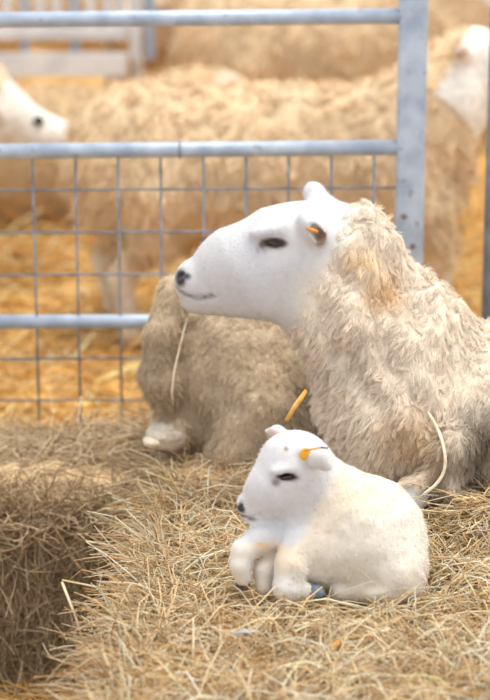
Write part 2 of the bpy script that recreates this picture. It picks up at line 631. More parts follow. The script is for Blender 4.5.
vbed = np.vectorize(bed_height)
GOLD = [srgb(244, 200, 118), srgb(226, 172, 84), srgb(250, 222, 156), srgb(196, 138, 62), srgb(252, 236, 194), srgb(238, 186, 96)]
r1 = lay(7000, -1.6, 1.6, 4.5, 7.5, vbed, 0.10, 0.26, 0.28, 0.10)
r2 = lay(2000, -3, 3, 7.5, 12, vbed, 0.15, 0.3, 0.3, 0.08)
r = [np.concatenate((a, b)) for a, b in zip(r1, r2)]
me = strands('straw', r[0], r[1], r[2], RNG.uniform(0.0018, 0.004, len(r[0])), straw_colors(len(r[0]), GOLD), segs=2, tipr=0.8)
o = obj('straw_stalks', me, 'hay', bed); tag(o, kind='stuff')

# ------------------------------------------------------------------ hay bales
HAY = [srgb(246, 226, 186), srgb(234, 204, 156), srgb(250, 236, 206), srgb(214, 176, 124), srgb(252, 243, 222), srgb(240, 214, 166), srgb(190, 150, 102)]
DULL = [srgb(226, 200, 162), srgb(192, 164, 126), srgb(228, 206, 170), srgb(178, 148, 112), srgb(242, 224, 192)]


def edge_x(y):
    """left edge of the platform"""
    return -0.140 - 0.045 * min(1, max(0, (3.75 - y) / 0.8))


def top_h(x, y):
    if y < 3.91 and x < edge_x(y) + 0.02:
        t = edge_x(y) + 0.02 - x
        return BALE - 0.012 - min(BALE - 0.03, t * t * 14 + t * 0.6) + 0.012 * noise.noise((x * 16, y * 16, 5.3))
    if x < edge_x(y):
        return BALE - 0.042 - 3.2 * max(0, 4.06 - y) ** 2 + 0.018 * noise.noise((x * 5, y * 5, 0.3)) + 0.012 * noise.noise((x * 16, y * 16, 5.3))
    return BALE + 0.018 * noise.noise((x * 5, y * 5, 0.3)) + 0.012 * noise.noise((x * 16, y * 16, 5.3)) - 0.012


vtop = np.vectorize(top_h)


def grid_box(name, x0, x1, y0, y1, z0, z1, step=0.03, rnd=0.05):
    """rounded, lumpy block built as a subdivided box"""
    n = [max(2, int(round((b - a) / step))) for a, b in ((x0, x1), (y0, y1), (z0, z1))]
    c = np.array(((x0 + x1) / 2, (y0 + y1) / 2, (z0 + z1) / 2)); h = np.array((x1 - x0, y1 - y0, z1 - z0)) / 2
    idx, V, Q = {}, [], []
    def vid(i, j, k):
        if (i, j, k) not in idx:
            idx[(i, j, k)] = len(V)
            V.append((x0 + (x1 - x0) * i / n[0], y0 + (y1 - y0) * j / n[1], z0 + (z1 - z0) * k / n[2]))
        return idx[(i, j, k)]
    for ax_ in range(3):
        u, v = (ax_ + 1) % 3, (ax_ + 2) % 3
        for side in (0, n[ax_]):
            for a in range(n[u]):
                for b in range(n[v]):
                    q = []
                    for da, db in ((0, 0), (1, 0), (1, 1), (0, 1)):
                        t = [0, 0, 0]; t[ax_] = side; t[u] = a + da; t[v] = b + db
                        q.append(vid(*t))
                    Q.append(q if side else q[::-1])
    V = np.array(V); Q = np.array(Q)
    d = V - c
    inner = np.clip(d, -(h - rnd), h - rnd)
    out = d - inner
    ln = np.maximum(np.linalg.norm(out, axis=1, keepdims=True), 1e-9)
    V = c + inner + out / ln * rnd
    nrm = out / ln
    nz = np.array([noise.noise(Vector(v) * 9) * 0.014 + noise.noise(Vector(v) * 25) * 0.009 for v in V])
    V = V + nrm * nz[:, None]
    V[:, 2] = np.maximum(V[:, 2], z0)
    return np_mesh(name, V, quads=Q)


# footprints of the animals, kept free of stalks poking up through them
def clear_of(p):
    k = np.ones(len(p), bool)
    for (cx, cy, rx, ry) in ((0.165, 3.345, 0.120, 0.085), (0.02, 3.27, 0.035, 0.04), (0.295, 3.615, 0.04, 0.035)):
        k &= ((p[:, 0] - cx) / rx) ** 2 + ((p[:, 1] - cy) / ry) ** 2 > 1
    return k


def face_strands(n, x0, x1, z0, z1, y, lmin, lmax):
    root = np.stack((RNG.uniform(x0, x1, n), np.full(n, y) - RNG.uniform(-0.01, 0.015, n), RNG.uniform(z0, z1, n)), 1)
    a = np.where(RNG.random(n) < 0.6, RNG.normal(-math.pi / 2, 0.5, n), RNG.uniform(0, 2 * math.pi, n))
    L = RNG.uniform(lmin, lmax, n)
    d = np.stack((np.cos(a), -np.abs(RNG.normal(0.05, 0.25, n)), np.sin(a)), 1)
    tip = root + d * L[:, None]
    tip[:, 2] = np.maximum(tip[:, 2], 0.01)
    mid = (root + tip) / 2 + RNG.normal(0, 1, (n, 3)) * (L * 0.13)[:, None]
    mid[:, 1] = np.minimum(mid[:, 1], y) - 0.006
    return root, mid, tip


def side_strands(n, x, y0, y1, z0, z1, lmin, lmax, sgn=-1):
    root = np.stack((np.full(n, x) + RNG.uniform(-0.01, 0.012, n), RNG.uniform(y0, y1, n), RNG.uniform(z0, z1, n)), 1)
    a = RNG.uniform(0, 2 * math.pi, n)
    L = RNG.uniform(lmin, lmax, n)
    d = np.stack((sgn * np.abs(RNG.normal(0.1, 0.35, n)), np.cos(a), np.sin(a)), 1)
    tip = root + d * L[:, None]
    tip[:, 2] = np.maximum(tip[:, 2], 0.01)
    mid = (root + tip) / 2 + RNG.normal(0, 1, (n, 3)) * (L * 0.28)[:, None]
    return root, mid, tip


def heap(x, y):
    """hay pushed up against the ewe's flank"""
    return vtop(x, y) + 0.062 * np.exp(-((x - 0.44) / 0.13) ** 2 - ((y - 3.60) / 0.055) ** 2)


def cat3(*rs):
    return [np.concatenate(a) for a in zip(*rs)]


def bale(label, x0, x1, y0, y1, mat, pal, rs, rad=(0.0009, 0.0020), top=BALE):
    root = obj('hay_bale', grid_box('hay_bale', x0, x1, y0, y1, 0.0, top, rnd=0.05 if top == BALE else 0.11), mat)
    tag(root, label, 'hay bale', 'hay bales pushed together as a platform')
    rs = cat3(*rs)
    n = len(rs[0])
    me = strands('hay_stalks', *rs, RNG.uniform(rad[0], rad[1], n), straw_colors(n, pal), segs=3, tipr=0.6)
    s = obj('hay_stalks', me, 'hay', root); tag(s, kind='stuff')
    return root


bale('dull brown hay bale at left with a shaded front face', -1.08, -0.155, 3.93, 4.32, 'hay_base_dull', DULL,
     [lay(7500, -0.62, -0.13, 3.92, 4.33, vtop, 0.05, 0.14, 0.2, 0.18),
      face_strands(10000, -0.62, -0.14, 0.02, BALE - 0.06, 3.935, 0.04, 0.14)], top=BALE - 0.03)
bale('hay bale under the two lying adult sheep, nearest the hurdle', -0.15, 1.15, 3.84, 4.44, 'hay_base', HAY,
     [lay(6500, -0.17, 0.60, 3.82, 4.45, vtop, 0.05, 0.15, 0.22, 0.16, clear_of)])
bale('hay bale the white lamb is lying on', -0.135, 1.15, 3.28, 3.83, 'hay_base', HAY,
     [lay(12500, -0.15, 0.50, 3.26, 3.86, vtop, 0.05, 0.15, 0.24, 0.26, clear_of),
      lay(2600, 0.30, 0.56, 3.50, 3.67, heap, 0.05, 0.13, 0.2, 0.26),
      side_strands(2600, -0.14, 3.28, 3.80, 0.05, BALE, 0.03, 0.09)])
bale('pale straw covered hay bale in the foreground, below the lamb', -0.17, 1.10, 2.72, 3.27, 'hay_base', HAY,
     [lay(11500, -0.19, 0.45, 2.80, 3.32, vtop, 0.05, 0.15, 0.24, 0.26, clear_of),
      side_strands(3500, -0.175, 2.75, 3.27, 0.05, BALE, 0.03, 0.10)])

# loose straw on the lower floor in front of the left bale
vzero = np.vectorize(lambda x, y: 0.012 + 0.01 * noise.noise((x * 9, y * 9, 2)))
r = lay(2600, -0.75, -0.17, 2.9, 3.93, vzero, 0.06, 0.2, 0.2, 0.12)
o = obj('loose_straw', strands('loose_straw', *r, RNG.uniform(0.0010, 0.002, len(r[0])), straw_colors(len(r[0]), GOLD), segs=2), 'hay')
tag(o, 'loose golden straw on the floor below the left bale', 'straw', kind='stuff')


# ------------------------------------------------------------------ steel hurdle in front of the pen
FY = 4.56
hr = empty('metal_hurdle', (P(410, 300, FY)[0], FY, BED))
tag(hr, 'galvanised steel hurdle with three rails and wire mesh behind the lying sheep', 'hurdle')


def rail(par, p0, p1, r, mat='galv', name='rail'):
    return obj(name, tube_mesh(name, [p0, p0 * .5 + p1 * .5, p1], r, 16), mat, par)


def ext(y0, y1, xa, xb, x0=0.0, x1=395.0):
    """ends of a line through (x0,y0) and (x1,y1), continued to xa and xb"""
    f = lambda x: y0 + (y1 - y0) * (x - x0) / (x1 - x0)
    return P(xa, f(xa), FY), P(xb, f(xb), FY)


rail(hr, *ext(20, 16, -120, 402), 0.0165)
rail(hr, *ext(151.5, 147.5, -120, 402), 0.0165)
rail(hr, *ext(322, 321, -120, 402), 0.0155)
pt = P(410.5, -60, FY); pb_ = P(410.5, 150, FY)
m_ = box_mesh('upright', (pb_[0] - 0.0295, FY - 0.016, BED - 0.19), (pb_[0] + 0.0295, FY + 0.016, pt[2]))
obj('upright', m_, 'galv', hr, bevel=0.004)
for (bx, by) in ((404, 216), (413, 246)):
    c = P(bx, by, FY - 0.017)
    obj('bolt', tube_mesh('bolt', [c, c + np.array((0, -0.004, 0))], 0.006, 10), 'rust', hr)
c = P(180, 150, FY)
obj('wire_tie', tube_mesh('wire_tie', [c + np.array((0, math.cos(a) * 0.018, math.sin(a) * 0.018)) for a in np.linspace(0, 6.1, 14)], 0.002, 6), 'darksteel', hr)
ztop = P(100, 150, FY)[2]
for k in range(-2, 9):
    x = P(33 + k * 42.6, 170, FY)[0]
    obj('wire', tube_mesh('wire', [np.array((x, FY - 0.004, BED - 0.02)), np.array((x, FY - 0.004, 0.5 * ztop + 0.1)), np.array((x, FY - 0.004, ztop))], 0.0027, 6), 'wire', hr)
for (ya, yb) in ((190.5, 188), (233, 231), (275, 273.5), (359, 358), (400.5, 400), (440, 440)):
    a, b = ext(ya, yb, -100, 400)
    off = np.array((0, 0.002, 0))
    obj('wire', tube_mesh('wire', [a + off, (a + b) / 2 + off, b + off], 0.0027, 6), 'wire', hr)

# upright of the next hurdle, cut by the right edge
h2 = empty('metal_hurdle', (P(492, 300, FY - 0.03)[0], FY - 0.03, BED))
tag(h2, 'dark weathered steel hurdle upright at the right edge', 'hurdle')
xx = P(488.5, 150, FY - 0.03)[0]
obj('upright', tube_mesh('upright', [np.array((xx + 0.012, FY - 0.03, BED - 0.19)), np.array((xx + 0.012, FY - 0.03, 0.8)), np.array((xx + 0.012, FY - 0.03, pt[2]))], 0.017, 14), 'darksteel', h2)
for zz in (P(480, 18, FY)[2], P(480, 149, FY)[2], P(480, 322, FY)[2]):
    rail(h2, np.array((xx + 0.012, FY - 0.03, zz)), np.array((xx + 1.0, FY - 0.03, zz)), 0.0155, 'darksteel')

# ------------------------------------------------------------------ white barrier far behind, top left
BY = 8.2
br = empty('feed_barrier', (P(60, 60, BY)[0], BY, BED))
tag(br, 'white painted feed barrier with slats behind the pen at top left', 'barrier')


def plank(par, pxa, pya, pxb, pyb, Y, t, mat, name):
    a, b = P(pxa, pya, Y), P(pxb, pyb, Y)
    return obj(name, box_mesh(name, (min(a[0], b[0]), Y, min(a[2], b[2])), (max(a[0], b[0]), Y + t, max(a[2], b[2]))), mat, par, bevel=0.004)


plank(br, -60, 54, 128, 77, BY, 0.04, 'whitepaint', 'board')
plank(br, -60, 28, 128, 40, BY, 0.03, 'whitepaint', 'board')
plank(br, 129, -30, 141, 60, BY - 0.03, 0.05, 'whitepaint', 'post')
plank(br, 143, -30, 155, 60, BY - 0.02, 0.05, 'blue', 'post')
for x in (24, 74):
    plank(br, x - 5, -30, x + 5, 53, BY + 0.05, 0.03, 'blue', 'slat')
for k, x in enumerate((6, 40, 56, 90, 107, 120)):
    plank(br, x - 4, -30, x + 4, 28, BY + 0.06, 0.02, 'whitepaint', 'slat')
for x in (10, 137):
    a = P(x, 60, BY)
    obj('foot', box_mesh('foot', (a[0] - 0.02, BY + 0.045, BED - 0.04), (a[0] + 0.02, BY + 0.075, a[2])), 'whitepaint', br)


# ------------------------------------------------------------------ sheep of the pen (standing, seen out of focus)
def head_prims(b, poll, nose, s=1.0, earside=None, k=0.03):
    """generic sheep head from poll to nose"""
    poll = np.array(poll, float); nose = np.array(nose, float)
    d = (nose - poll); L = np.linalg.norm(d); d /= L
    side = np.cross(d, (0, 0, 1)); side /= np.linalg.norm(side)
    up = np.cross(side, d)
    b.cone(poll + d * 0.03 - up * 0.03 * s, poll + d * L * 0.5 - up * 0.035 * s, 0.075 * s, 0.062 * s, k)
    b.cone(poll + d * L * 0.5 - up * 0.035 * s, nose - d * 0.03, 0.062 * s, 0.036 * s, k)
    b.cone(poll + d * L * 0.35 - up * 0.07 * s, nose - d * 0.03 - up * 0.02 * s, 0.05 * s, 0.028 * s, k)
    for sg in (-1, 1):
        e0 = poll + side * sg * 0.055 * s - up * 0.02
        e1 = e0 + side * sg * 0.10 * s - d * 0.035 * s + up * 0.01
        b.cone(e0, e0 * .5 + e1 * .5, 0.014 * s, 0.024 * s, 0.012)
        b.cone(e0 * .5 + e1 * .5, e1, 0.024 * s, 0.010 * s, 0.012)
    return d, side, up


def standing_sheep(poll, nose, wool, face, nloc=5000, lying=False):
    """facing +X, origin on the ground under the belly"""
    b = Body()
    b.ell((-0.02, 0, 0.47), (0.47, 0.205, 0.225), k=0.08)
    b.ell((-0.34, 0, 0.47), (0.20, 0.19, 0.225), k=0.08)
    b.ell((0.30, 0, 0.47), (0.20, 0.19, 0.24), k=0.08)
    p = np.array(poll, float)
    b.cone((0.36, 0, 0.52), p * .45 + np.array((0.38, 0, 0.55)) * .55, 0.17, 0.13, 0.08)
    b.cone(p * .45 + np.array((0.38, 0, 0.55)) * .55, p + np.array((-.01, 0, -0.03)), 0.13, 0.085, 0.05)
    d, side, up = head_prims(b, poll, nose)
    for (x, sy, hind) in () if lying else ((-0.40, 1, 1), (-0.34, -1, 1), (0.38, 1, 0), (0.45, -1, 0)):
        y = 0.11 * sy
        if hind:
            b.chain([(x + .05, y, .42), (x + .03, y, .32), (x - .06, y, .20), (x - .03, y, .03)], [.12, .075, .032, .026], 0.03)
        else:
            b.chain([(x - .05, y, .38), (x - .01, y, .24), (x, y, .13), (x, y, .03)], [.10, .05, .030, .026], 0.03)
        b.ell((x + (.0 if not hind else -.02), y, .03), (.042, .034, .034), k=0.015)
    b.chain([(-.49, 0, .58), (-.515, 0, .46), (-.51, 0, .34)], [.05, .045, .03], 0.03)
    lo = np.array((-0.68, -0.32, -0.03)); hi = np.array((max(0.62, nose[0] + .08, p[0] + .2), 0.32, max(.78, p[2] + .16)))
    V, Q = b.surface([axis(lo[i], hi[i], 0.013) for i in range(3)])
    V[:, 2] = np.maximum(V[:, 2], 0.27 if lying else 0.0)
    N = normals(V, Q)
    t = ((V - p) @ d)
    hd = np.linalg.norm(V - (p + np.outer(np.clip(t, -0.05, 0.4), d)), axis=1)
    ishead = np.clip((t + 0.05) / 0.03, 0, 1) * (hd < 0.21)
    isleg = 0 * ishead if lying else np.clip((0.25 - V[:, 2]) / 0.05, 0, 1) * (ishead < .5)
    W = np.clip(1 - ishead - isleg, 0, 1)
    lump = fnoise(V, 16, 2.0) * 0.010 + fnoise(V, 5, 4.0) * 0.012
    V = V + N * (lump * W)[:, None]
    c = np.where((ishead > .5)[:, None], face, wool * (1 + 0.20 * fnoise(V, 6, 9.0)[:, None]))
    c = c * (1 - isleg[:, None]) + srgb(226, 212, 190) * isleg[:, None]
    n_ = np.array(nose, float)
    pr = np.array(poll, float)
    spots = [(n_, (.034, .034, .034), srgb(120, 104, 98), .4)]
    for sg in (-1, 1):
        spots.append((pr + side * sg * .135 - d * .03, (.03,) * 3, srgb(196, 168, 152), .5))
    c = blend_cols(V, 0, []) if False else _over(V, c, spots)
    body = (V, Q, c, N, W)
    eyes = [pr + d * .10 + side * sg * .058 + up * .012 for sg in (-1, 1)]
    wl_ = lambda pts: np.broadcast_to(wool, (len(pts), 3)) * (1 + 0.20 * fnoise(pts, 6, 9.0)[:, None])
    fl_ = locks('fleece', V, Q, N, W, nloc, 0.032, 0.0030, wl_, clumps=900, segs=2)
    if lying:
        V[:, 2] -= 0.27
        fl_.transform(__import__('mathutils').Matrix.Translation((0, 0, -0.27)))
        eyes = [e - np.array((0, 0, .27)) for e in eyes]
    bm = np_mesh('sheep', V, quads=Q, col=np.clip(c, 0, 1))
    em = [ball_mesh('eye', e, (.017, .017, .015), nu=12, nv=8) for e in eyes]
    return bm, fl_, em


def _over(V, c, spots):
    for (ctr, r, col, soft) in spots:
        dd = np.linalg.norm((V - np.array(ctr)) / np.atleast_1d(r), axis=1)
        w = np.clip((1 + soft - dd) / (2 * soft + 1e-6), 0, 1)[:, None]
        w = w * w * (3 - 2 * w)
        c = c * (1 - w) + col * w
    return c


def place_sheep(kit, loc, rz, label, group, sc=1.0):
    bm, fm, ems = kit
    o = obj('sheep', bm, 'wool_base')
    o.location = loc; o.rotation_euler = (0, 0, math.radians(rz)); o.scale = (sc, sc, sc)
    tag(o, label, 'sheep', group)
    f_ = obj('fleece', fm, 'wool'); f_.parent = o; tag(f_, kind='stuff')
    for em in ems:
        e = obj('eye', em, 'eye'); e.parent = o
    return o


TAN = srgb(224, 198, 162)
kitA = standing_sheep((0.545, 0, 0.80), (0.74, -0.04, 0.70), TAN, srgb(246, 240, 230), nloc=9000)
kitB = standing_sheep((0.56, 0, 0.545), (0.80, 0.0, 0.44), srgb(224, 202, 170), srgb(240, 234, 224), nloc=4000)
kitC = standing_sheep((0.54, 0, 0.68), (0.76, -0.04, 0.58), srgb(204, 176, 138), srgb(220, 198, 170), nloc=4000, lying=True)
G = 'sheep of the pen behind the hurdle'
ax_ = P(270, 200, 5.85)[0]
place_sheep(kitA, (ax_, 5.85, BED - 0.01), 0, 'large tan sheep standing side-on directly behind the hurdle', G, 1.0)
bx_ = P(62, 120, 6.45)[0] - 0.72
place_sheep(kitB, (bx_, 6.45, BED - 0.01), 0, 'white faced sheep with lowered head at the left edge', G, 1.0)
place_sheep(kitC, (P(45, 90, 7.35)[0], 7.35, BED - 0.01), 10, 'low tan sheep lying behind the white faced sheep', G, 1.12)
place_sheep(kitA, (P(335, 60, 8.1)[0], 8.1, BED - 0.01), 0, 'tan sheep standing behind the large one, under the top rail', G, 1.08)
kitE = standing_sheep((0.56, 0, 0.60), (0.80, 0.0, 0.50), srgb(190, 160, 124), srgb(206, 184, 158), nloc=3000)
place_sheep(kitE, (P(185, 30, 9.3)[0], 9.3, BED - 0.01), 250, 'brownish sheep in the far background beside the white barrier post', G, 1.0)
place_sheep(kitA, (P(470, 20, 9.0)[0], 9.0, BED - 0.01), 200, 'tan sheep in the far background at the top right corner', G, 1.0)
place_sheep(kitB, (P(60, 10, 10.2)[0], 10.2, BED - 0.01), 170, 'far tan sheep seen through the slats of the white barrier', G, 1.0)


# ------------------------------------------------------------------ lying adult sheep at left, behind the ewe
def pxm(Y):
    return M(Y)


def lying_sheep():
    Y0 = 4.17
    m = pxm(Y0)
    b = Body()
    q = lambda x, y, dY=0.0: P(x, y, Y0 + dY)
    b.ell(q(236, 367, 0.02), (82 * m, 0.165, 0.180), k=0.06)
    b.ell(q(312, 372, 0.03), (80 * m, 0.165, 0.175), k=0.06)
    b.ell(q(264, 425, -0.12), (50 * m, 0.085, 58 * m), rotY(-18), k=0.03)
    b.ell(q(240, 455, -0.15), (36 * m, 0.06, 28 * m), k=0.03)
    # tail
    b.chain([q(176, 292, -0.08), q(163, 330, -0.10), q(160, 375, -0.11), q(166, 408, -0.11)], [16 * m, 18 * m, 18 * m, 13 * m], 0.018)
    # hind foot pushed out under the tail
    b.chain([q(196, 424, -0.08), q(176, 432, -0.11), q(160, 436, -0.13)], [20 * m, 17 * m, 15 * m], 0.02)
    # neck and head laid down to the right behind the ewe
    b.chain([q(370, 380, 0.04), q(410, 400, 0.05)], [62 * m, 46 * m], 0.05)
    head_prims(b, q(425, 395, 0.05), q(505, 425, 0.06), 0.95)
    lo = (q(120, 0)[0], Y0 - 0.32, BALE - 0.05); hi = (q(530, 0)[0], Y0 + 0.33, BALE + 0.55)
    V, Q = b.surface([axis(lo[i], hi[i], 0.009) for i in range(3)])
    N = normals(V, Q)
    V[:, 2] = np.maximum(V[:, 2], BALE - 0.025)
    foot = q(158, 437, -0.12); fp = np.linalg.norm((V - foot) / np.array((.055, .09, .034)), axis=1)
    xh = q(428, 0)[0]
    W = np.clip((fp - 0.9) / 0.3, 0, 1) * (V[:, 0] < xh) * (V[:, 2] > BALE - 0.015)
    V = V + N * ((fnoise(V, 22, 1.0) * 0.008 + fnoise(V, 8, 3.0) * 0.010) * W)[:, None]
    base = srgb(206, 186, 158)
    tl = q(157, 380, -0.08)

    def wc(p):
        c = np.broadcast_to(base, (len(p), 3)) * (1 + 0.22 * fnoise(p, 9, 5.0)[:, None])
        return _over(p, c, [(tl, (.05, .2, .10), srgb(184, 164, 138), .5),
                            (q(300, 420, -.1), (.035, .2, .10), srgb(160, 142, 122), .6)])
    c = wc(V) * 0.92
    c = np.where((W < .5)[:, None] & (V[:, 0] < xh)[:, None], srgb(218, 206, 190), c)
    c = np.where((V[:, 0] > xh)[:, None], srgb(235, 230, 224), c)
    o = obj('sheep', np_mesh('sheep', V, quads=Q, col=np.clip(c, 0, 1)), 'wool_base')
    tag(o, 'grey-brown sheep lying with its rump and tail to the left, behind the ewe', 'sheep', 'sheep lying on the hay bales')
    f_ = obj('fleece', locks('fleece', V, Q, N, W * (V[:, 0] < q(420, 0)[0]), 50000, 0.014, 0.0007, wc, clumps=5500, clump=0.6, droop=0.7, lift=0.25), 'wool', o)
    tag(f_, kind='stuff')
    # pale strand of wool hanging between tail and thigh
    pts = [q(187, 318, -0.215), q(180, 345, -0.205), q(174, 372, -0.195), q(172, 392, -0.19), q(173, 404, -0.18)]
    pts = snap(pts, V, 0.006)
    obj('hanging_wool', tube_mesh('hanging_wool', pts, [.0015, .0022, .0022, .003, .0018], 6), 'woolcord', o)
    hf = q(153, 441, -0.14)
    obj('hoof', ball_mesh('hoof', hf, (.020, .026, .012), nu=14, nv=8), 'woolcord', o)


lying_sheep()


# ------------------------------------------------------------------ the ewe
def ewe():
    Y0 = 3.83
    m = pxm(Y0)
    b = Body()
    q = lambda x, y, dY=0.0: P(x, y, Y0 + dY)
    # head, muzzle to the left
    b.cone(q(205, 284), q(236, 270), 27 * m, 41 * m, 0.02, sy=0.80)
    b.cone(q(236, 270), q(272, 262), 41 * m, 54 * m, 0.02, sy=0.70)
    b.ell(q(303, 250), (46 * m, 0.072, 46 * m), k=0.03)
    b.cone(q(208, 299), q(288, 296), 13 * m, 27 * m, 0.02, sy=1.1)
    b.ell(q(190, 280), (14.5 * m, 0.029, 18 * m), k=0.015)
    b.ell(q(197, 302), (16 * m, 0.024, 11 * m), k=0.01)
    b.ell(q(270, 231, -0.052), (20 * m, 0.018, 8 * m), rotY(-10), k=0.015)
    b.ell(q(270, 231, 0.052), (20 * m, 0.018, 8 * m), rotY(-10), k=0.015)
    b.ell(q(283, 286, -0.04), (32 * m, 0.03, 30 * m), k=0.03)
    # eye hollow, nostril, mouth
    b.ell(q(273, 243, -0.079), (12 * m, 0.014, 6 * m), rotY(8), k=0.006, cut=True)
    b.ell(q(180, 274.5, -0.017), (5.5 * m, 0.014, 3.6 * m), rotY(-25), k=0.004, cut=True)
    mth = [q(176, 290, -0.03), q(190, 297, -0.036), q(203, 298, -0.04), q(213, 294.5, -0.044)]
    for i in range(3):
        b.cone(mth[i], mth[i + 1], 1.5 * m, 1.0 * m, 0.003, sy=5, cut=True)
    # ears
    en0 = q(311, 222, -0.062)
    en1 = q(319, 237, -0.135)
    for ex, ey, er in ((-4, -6, 9), (0, 0, 11), (3, 6, 9)):
        ea = q(311 + ex, 225 + ey, -0.058); eb = q(316 + ex, 231 + ey, -0.112)
        b.cone(ea, eb, er * m, er * 0.82 * m, 0.010)
    b.ell(q(319, 236, -0.120), (5.5 * m, 0.034, 13 * m), rotY(-33), k=0.005, cut=True)
    b.chain([q(322, 205, 0.045), q(314, 193, 0.085), q(311, 188, 0.12)], [11 * m, 10 * m, 7 * m], 0.012)
    # neck, ruff, chest
    b.chain([q(325, 262, 0.01), q(352, 310, 0.01), q(385, 372, 0.0)], [50 * m, 58 * m, 68 * m], 0.05, sy=1.0)
    b.ell(q(366, 255, 0.01), (34 * m, 0.085, 50 * m), rotY(-20), k=0.04)
    b.ell(q(404, 408, -0.01), (72 * m, 0.165, 86 * m), k=0.05)
    b.ell(q(418, 338, 0.0), (56 * m, 0.12, 54 * m), rotY(35), k=0.05)
    # body going to the right, out of the frame
    b.ell(q(480, 412, 0.02), (100 * m, 0.175, 82 * m), k=0.06)
    b.ell(q(600, 412, 0.04), (130 * m, 0.185, 92 * m), k=0.06)
    b.ell(q(690, 425, 0.04), (80 * m, 0.18, 82 * m), k=0.06)
    # folded fore leg: elbow, knee towards the lamb, hoof back
    b.chain([q(452, 452, -0.17), q(443, 478, -0.19), q(400, 498, -0.20)], [26 * m, 16 * m, 13 * m], 0.02)
    b.chain([q(398, 507, -0.21), q(422, 501, -0.215)], [11 * m, 9 * m], 0.008)
    X0, X1 = q(165, 0)[0], q(790, 0)[0]
    hx = (q(168, 0)[0], q(335, 0)[0]); hz = (q(0, 335)[2], q(0, 178)[2])
    axs = [axis(X0, X1, 0.010, hx, 0.0042), axis(Y0 - 0.27, Y0 + 0.29, 0.010, (Y0 - 0.15, Y0 + 0.08), 0.0048),
           axis(BALE - 0.06, q(0, 165)[2], 0.010, hz, 0.0042)]
    V, Q = b.surface(axs)
    N = normals(V, Q)
    # wool starts behind the cheeks
    A = [q(350, 205), q(334, 240), q(315, 275), q(296, 316), q(284, 335)]
    za = np.array([p[2] for p in A])[::-1]; xa = np.array([p[0] for p in A])[::-1]
    bx = np.interp(V[:, 2], za, xa)
    wool = np.clip((V[:, 0] - bx) / 0.035 + 0.3, 0, 1)
    leg = np.linalg.norm((V - q(414, 503, -0.215)) / np.array((.045, .04, .028)), axis=1) < 1
    wool[leg] = 0
    ear = np.linalg.norm(V - (en0 * .4 + en1 * .6), axis=1) < 0.055
    wool[ear] = 0
    V[:, 2] = np.maximum(V[:, 2], BALE - 0.03)
    # folds of the neck wool run down and forward
    u = (V[:, 0] * 0.86 + V[:, 2] * 0.50)
    fold = np.sin(u * 95 + 2.6 * fnoise(V, 7, 2.0)) * 0.0055 * np.clip((V[:, 2] - BALE - 0.12) / 0.1, 0, 1) * (V[:, 0] < q(450, 0)[0])
    V = V + N * ((fnoise(V, 24, 1.0) * 0.008 + fnoise(V, 9, 3.0) * 0.012 + fold) * wool)[:, None]
    N = normals(V, Q)
    base = srgb(236, 222, 204)

    def wc(p):
        c = np.broadcast_to(base, (len(p), 3)) * (1 + 0.12 * fnoise(p, 12, 5.0)[:, None])
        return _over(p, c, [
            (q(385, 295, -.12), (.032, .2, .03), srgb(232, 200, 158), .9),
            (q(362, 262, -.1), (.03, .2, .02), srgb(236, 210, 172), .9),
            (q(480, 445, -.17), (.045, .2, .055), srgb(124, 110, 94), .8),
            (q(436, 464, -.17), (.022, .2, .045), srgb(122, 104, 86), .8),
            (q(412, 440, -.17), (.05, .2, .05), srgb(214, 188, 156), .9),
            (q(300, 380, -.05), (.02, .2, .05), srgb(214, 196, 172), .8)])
    face = srgb(206, 205, 207)
    c = np.broadcast_to(face, (len(V), 3)).copy()
    c = _over(V, c, [
        (q(255, 252, -.08), (.03, .05, .05), srgb(210, 210, 217), .9),
        (q(325, 300, -.09), (.045, .08, .05), srgb(236, 224, 206), .8),
        (q(264, 246, -.07), (.008, .04, .012), srgb(150, 144, 146), .6),
        (q(274, 243.5, -.07), (.030, .03, .0145), srgb(188, 182, 182), .5),
        (q(274, 243.5, -.07), (.0235, .03, .0095), srgb(60, 50, 46), .25),
        (q(181, 277, -.0), (.0105, .06, .0125), srgb(52, 50, 54), .4),
        (q(187, 272.5, -.0), (.0095, .06, .006), srgb(70, 66, 68), .5),
        *[(q(x, y, -.03), (.0065, .06, .0030), srgb(150, 143, 144), .7) for x, y in ((177, 289), (181, 292.5), (185, 295), (190, 297), (195, 298), (200, 298.2), (205, 297.6), (209, 296.2), (213, 294.6))],
        (q(262, 246, -.07), (.006, .03, .006), srgb(96, 88, 88), .5),
        (q(258, 251, -.07), (.004, .03, .008), srgb(176, 172, 176), .7),
        (q(311, 222, -.11), (.016, .03, .016), srgb(206, 206, 210), .5),
        (q(321, 238, -.095), (.011, .024, .018), srgb(150, 126, 112), .5)])
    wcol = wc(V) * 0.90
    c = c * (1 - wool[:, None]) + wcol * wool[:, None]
    o = obj('ewe', np_mesh('ewe', V, quads=Q, col=np.clip(c, 0, 1)), 'skin')
    tag(o, 'cream fleeced ewe with a white face looking left, lying above the lamb', 'sheep', 'sheep lying on the hay bales')
    W = wool * (V[:, 2] > BALE - 0.01) * (V[:, 0] < q(560, 0)[0])
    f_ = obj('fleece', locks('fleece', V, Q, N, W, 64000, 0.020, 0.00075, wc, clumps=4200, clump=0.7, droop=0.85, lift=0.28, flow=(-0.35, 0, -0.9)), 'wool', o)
    tag(f_, kind='stuff')
    W2 = wool * (V[:, 0] >= q(560, 0)[0]) * (V[:, 2] > BALE)
    f2 = obj('fleece', locks('fleece', V, Q, N, W2, 5000, 0.032, 0.002, wc, clumps=900), 'wool', o)
    tag(f2, kind='stuff')
    fw = (1 - wool) * (c.min(1) > 0.45) * (V[:, 2] > q(0, 345)[2])
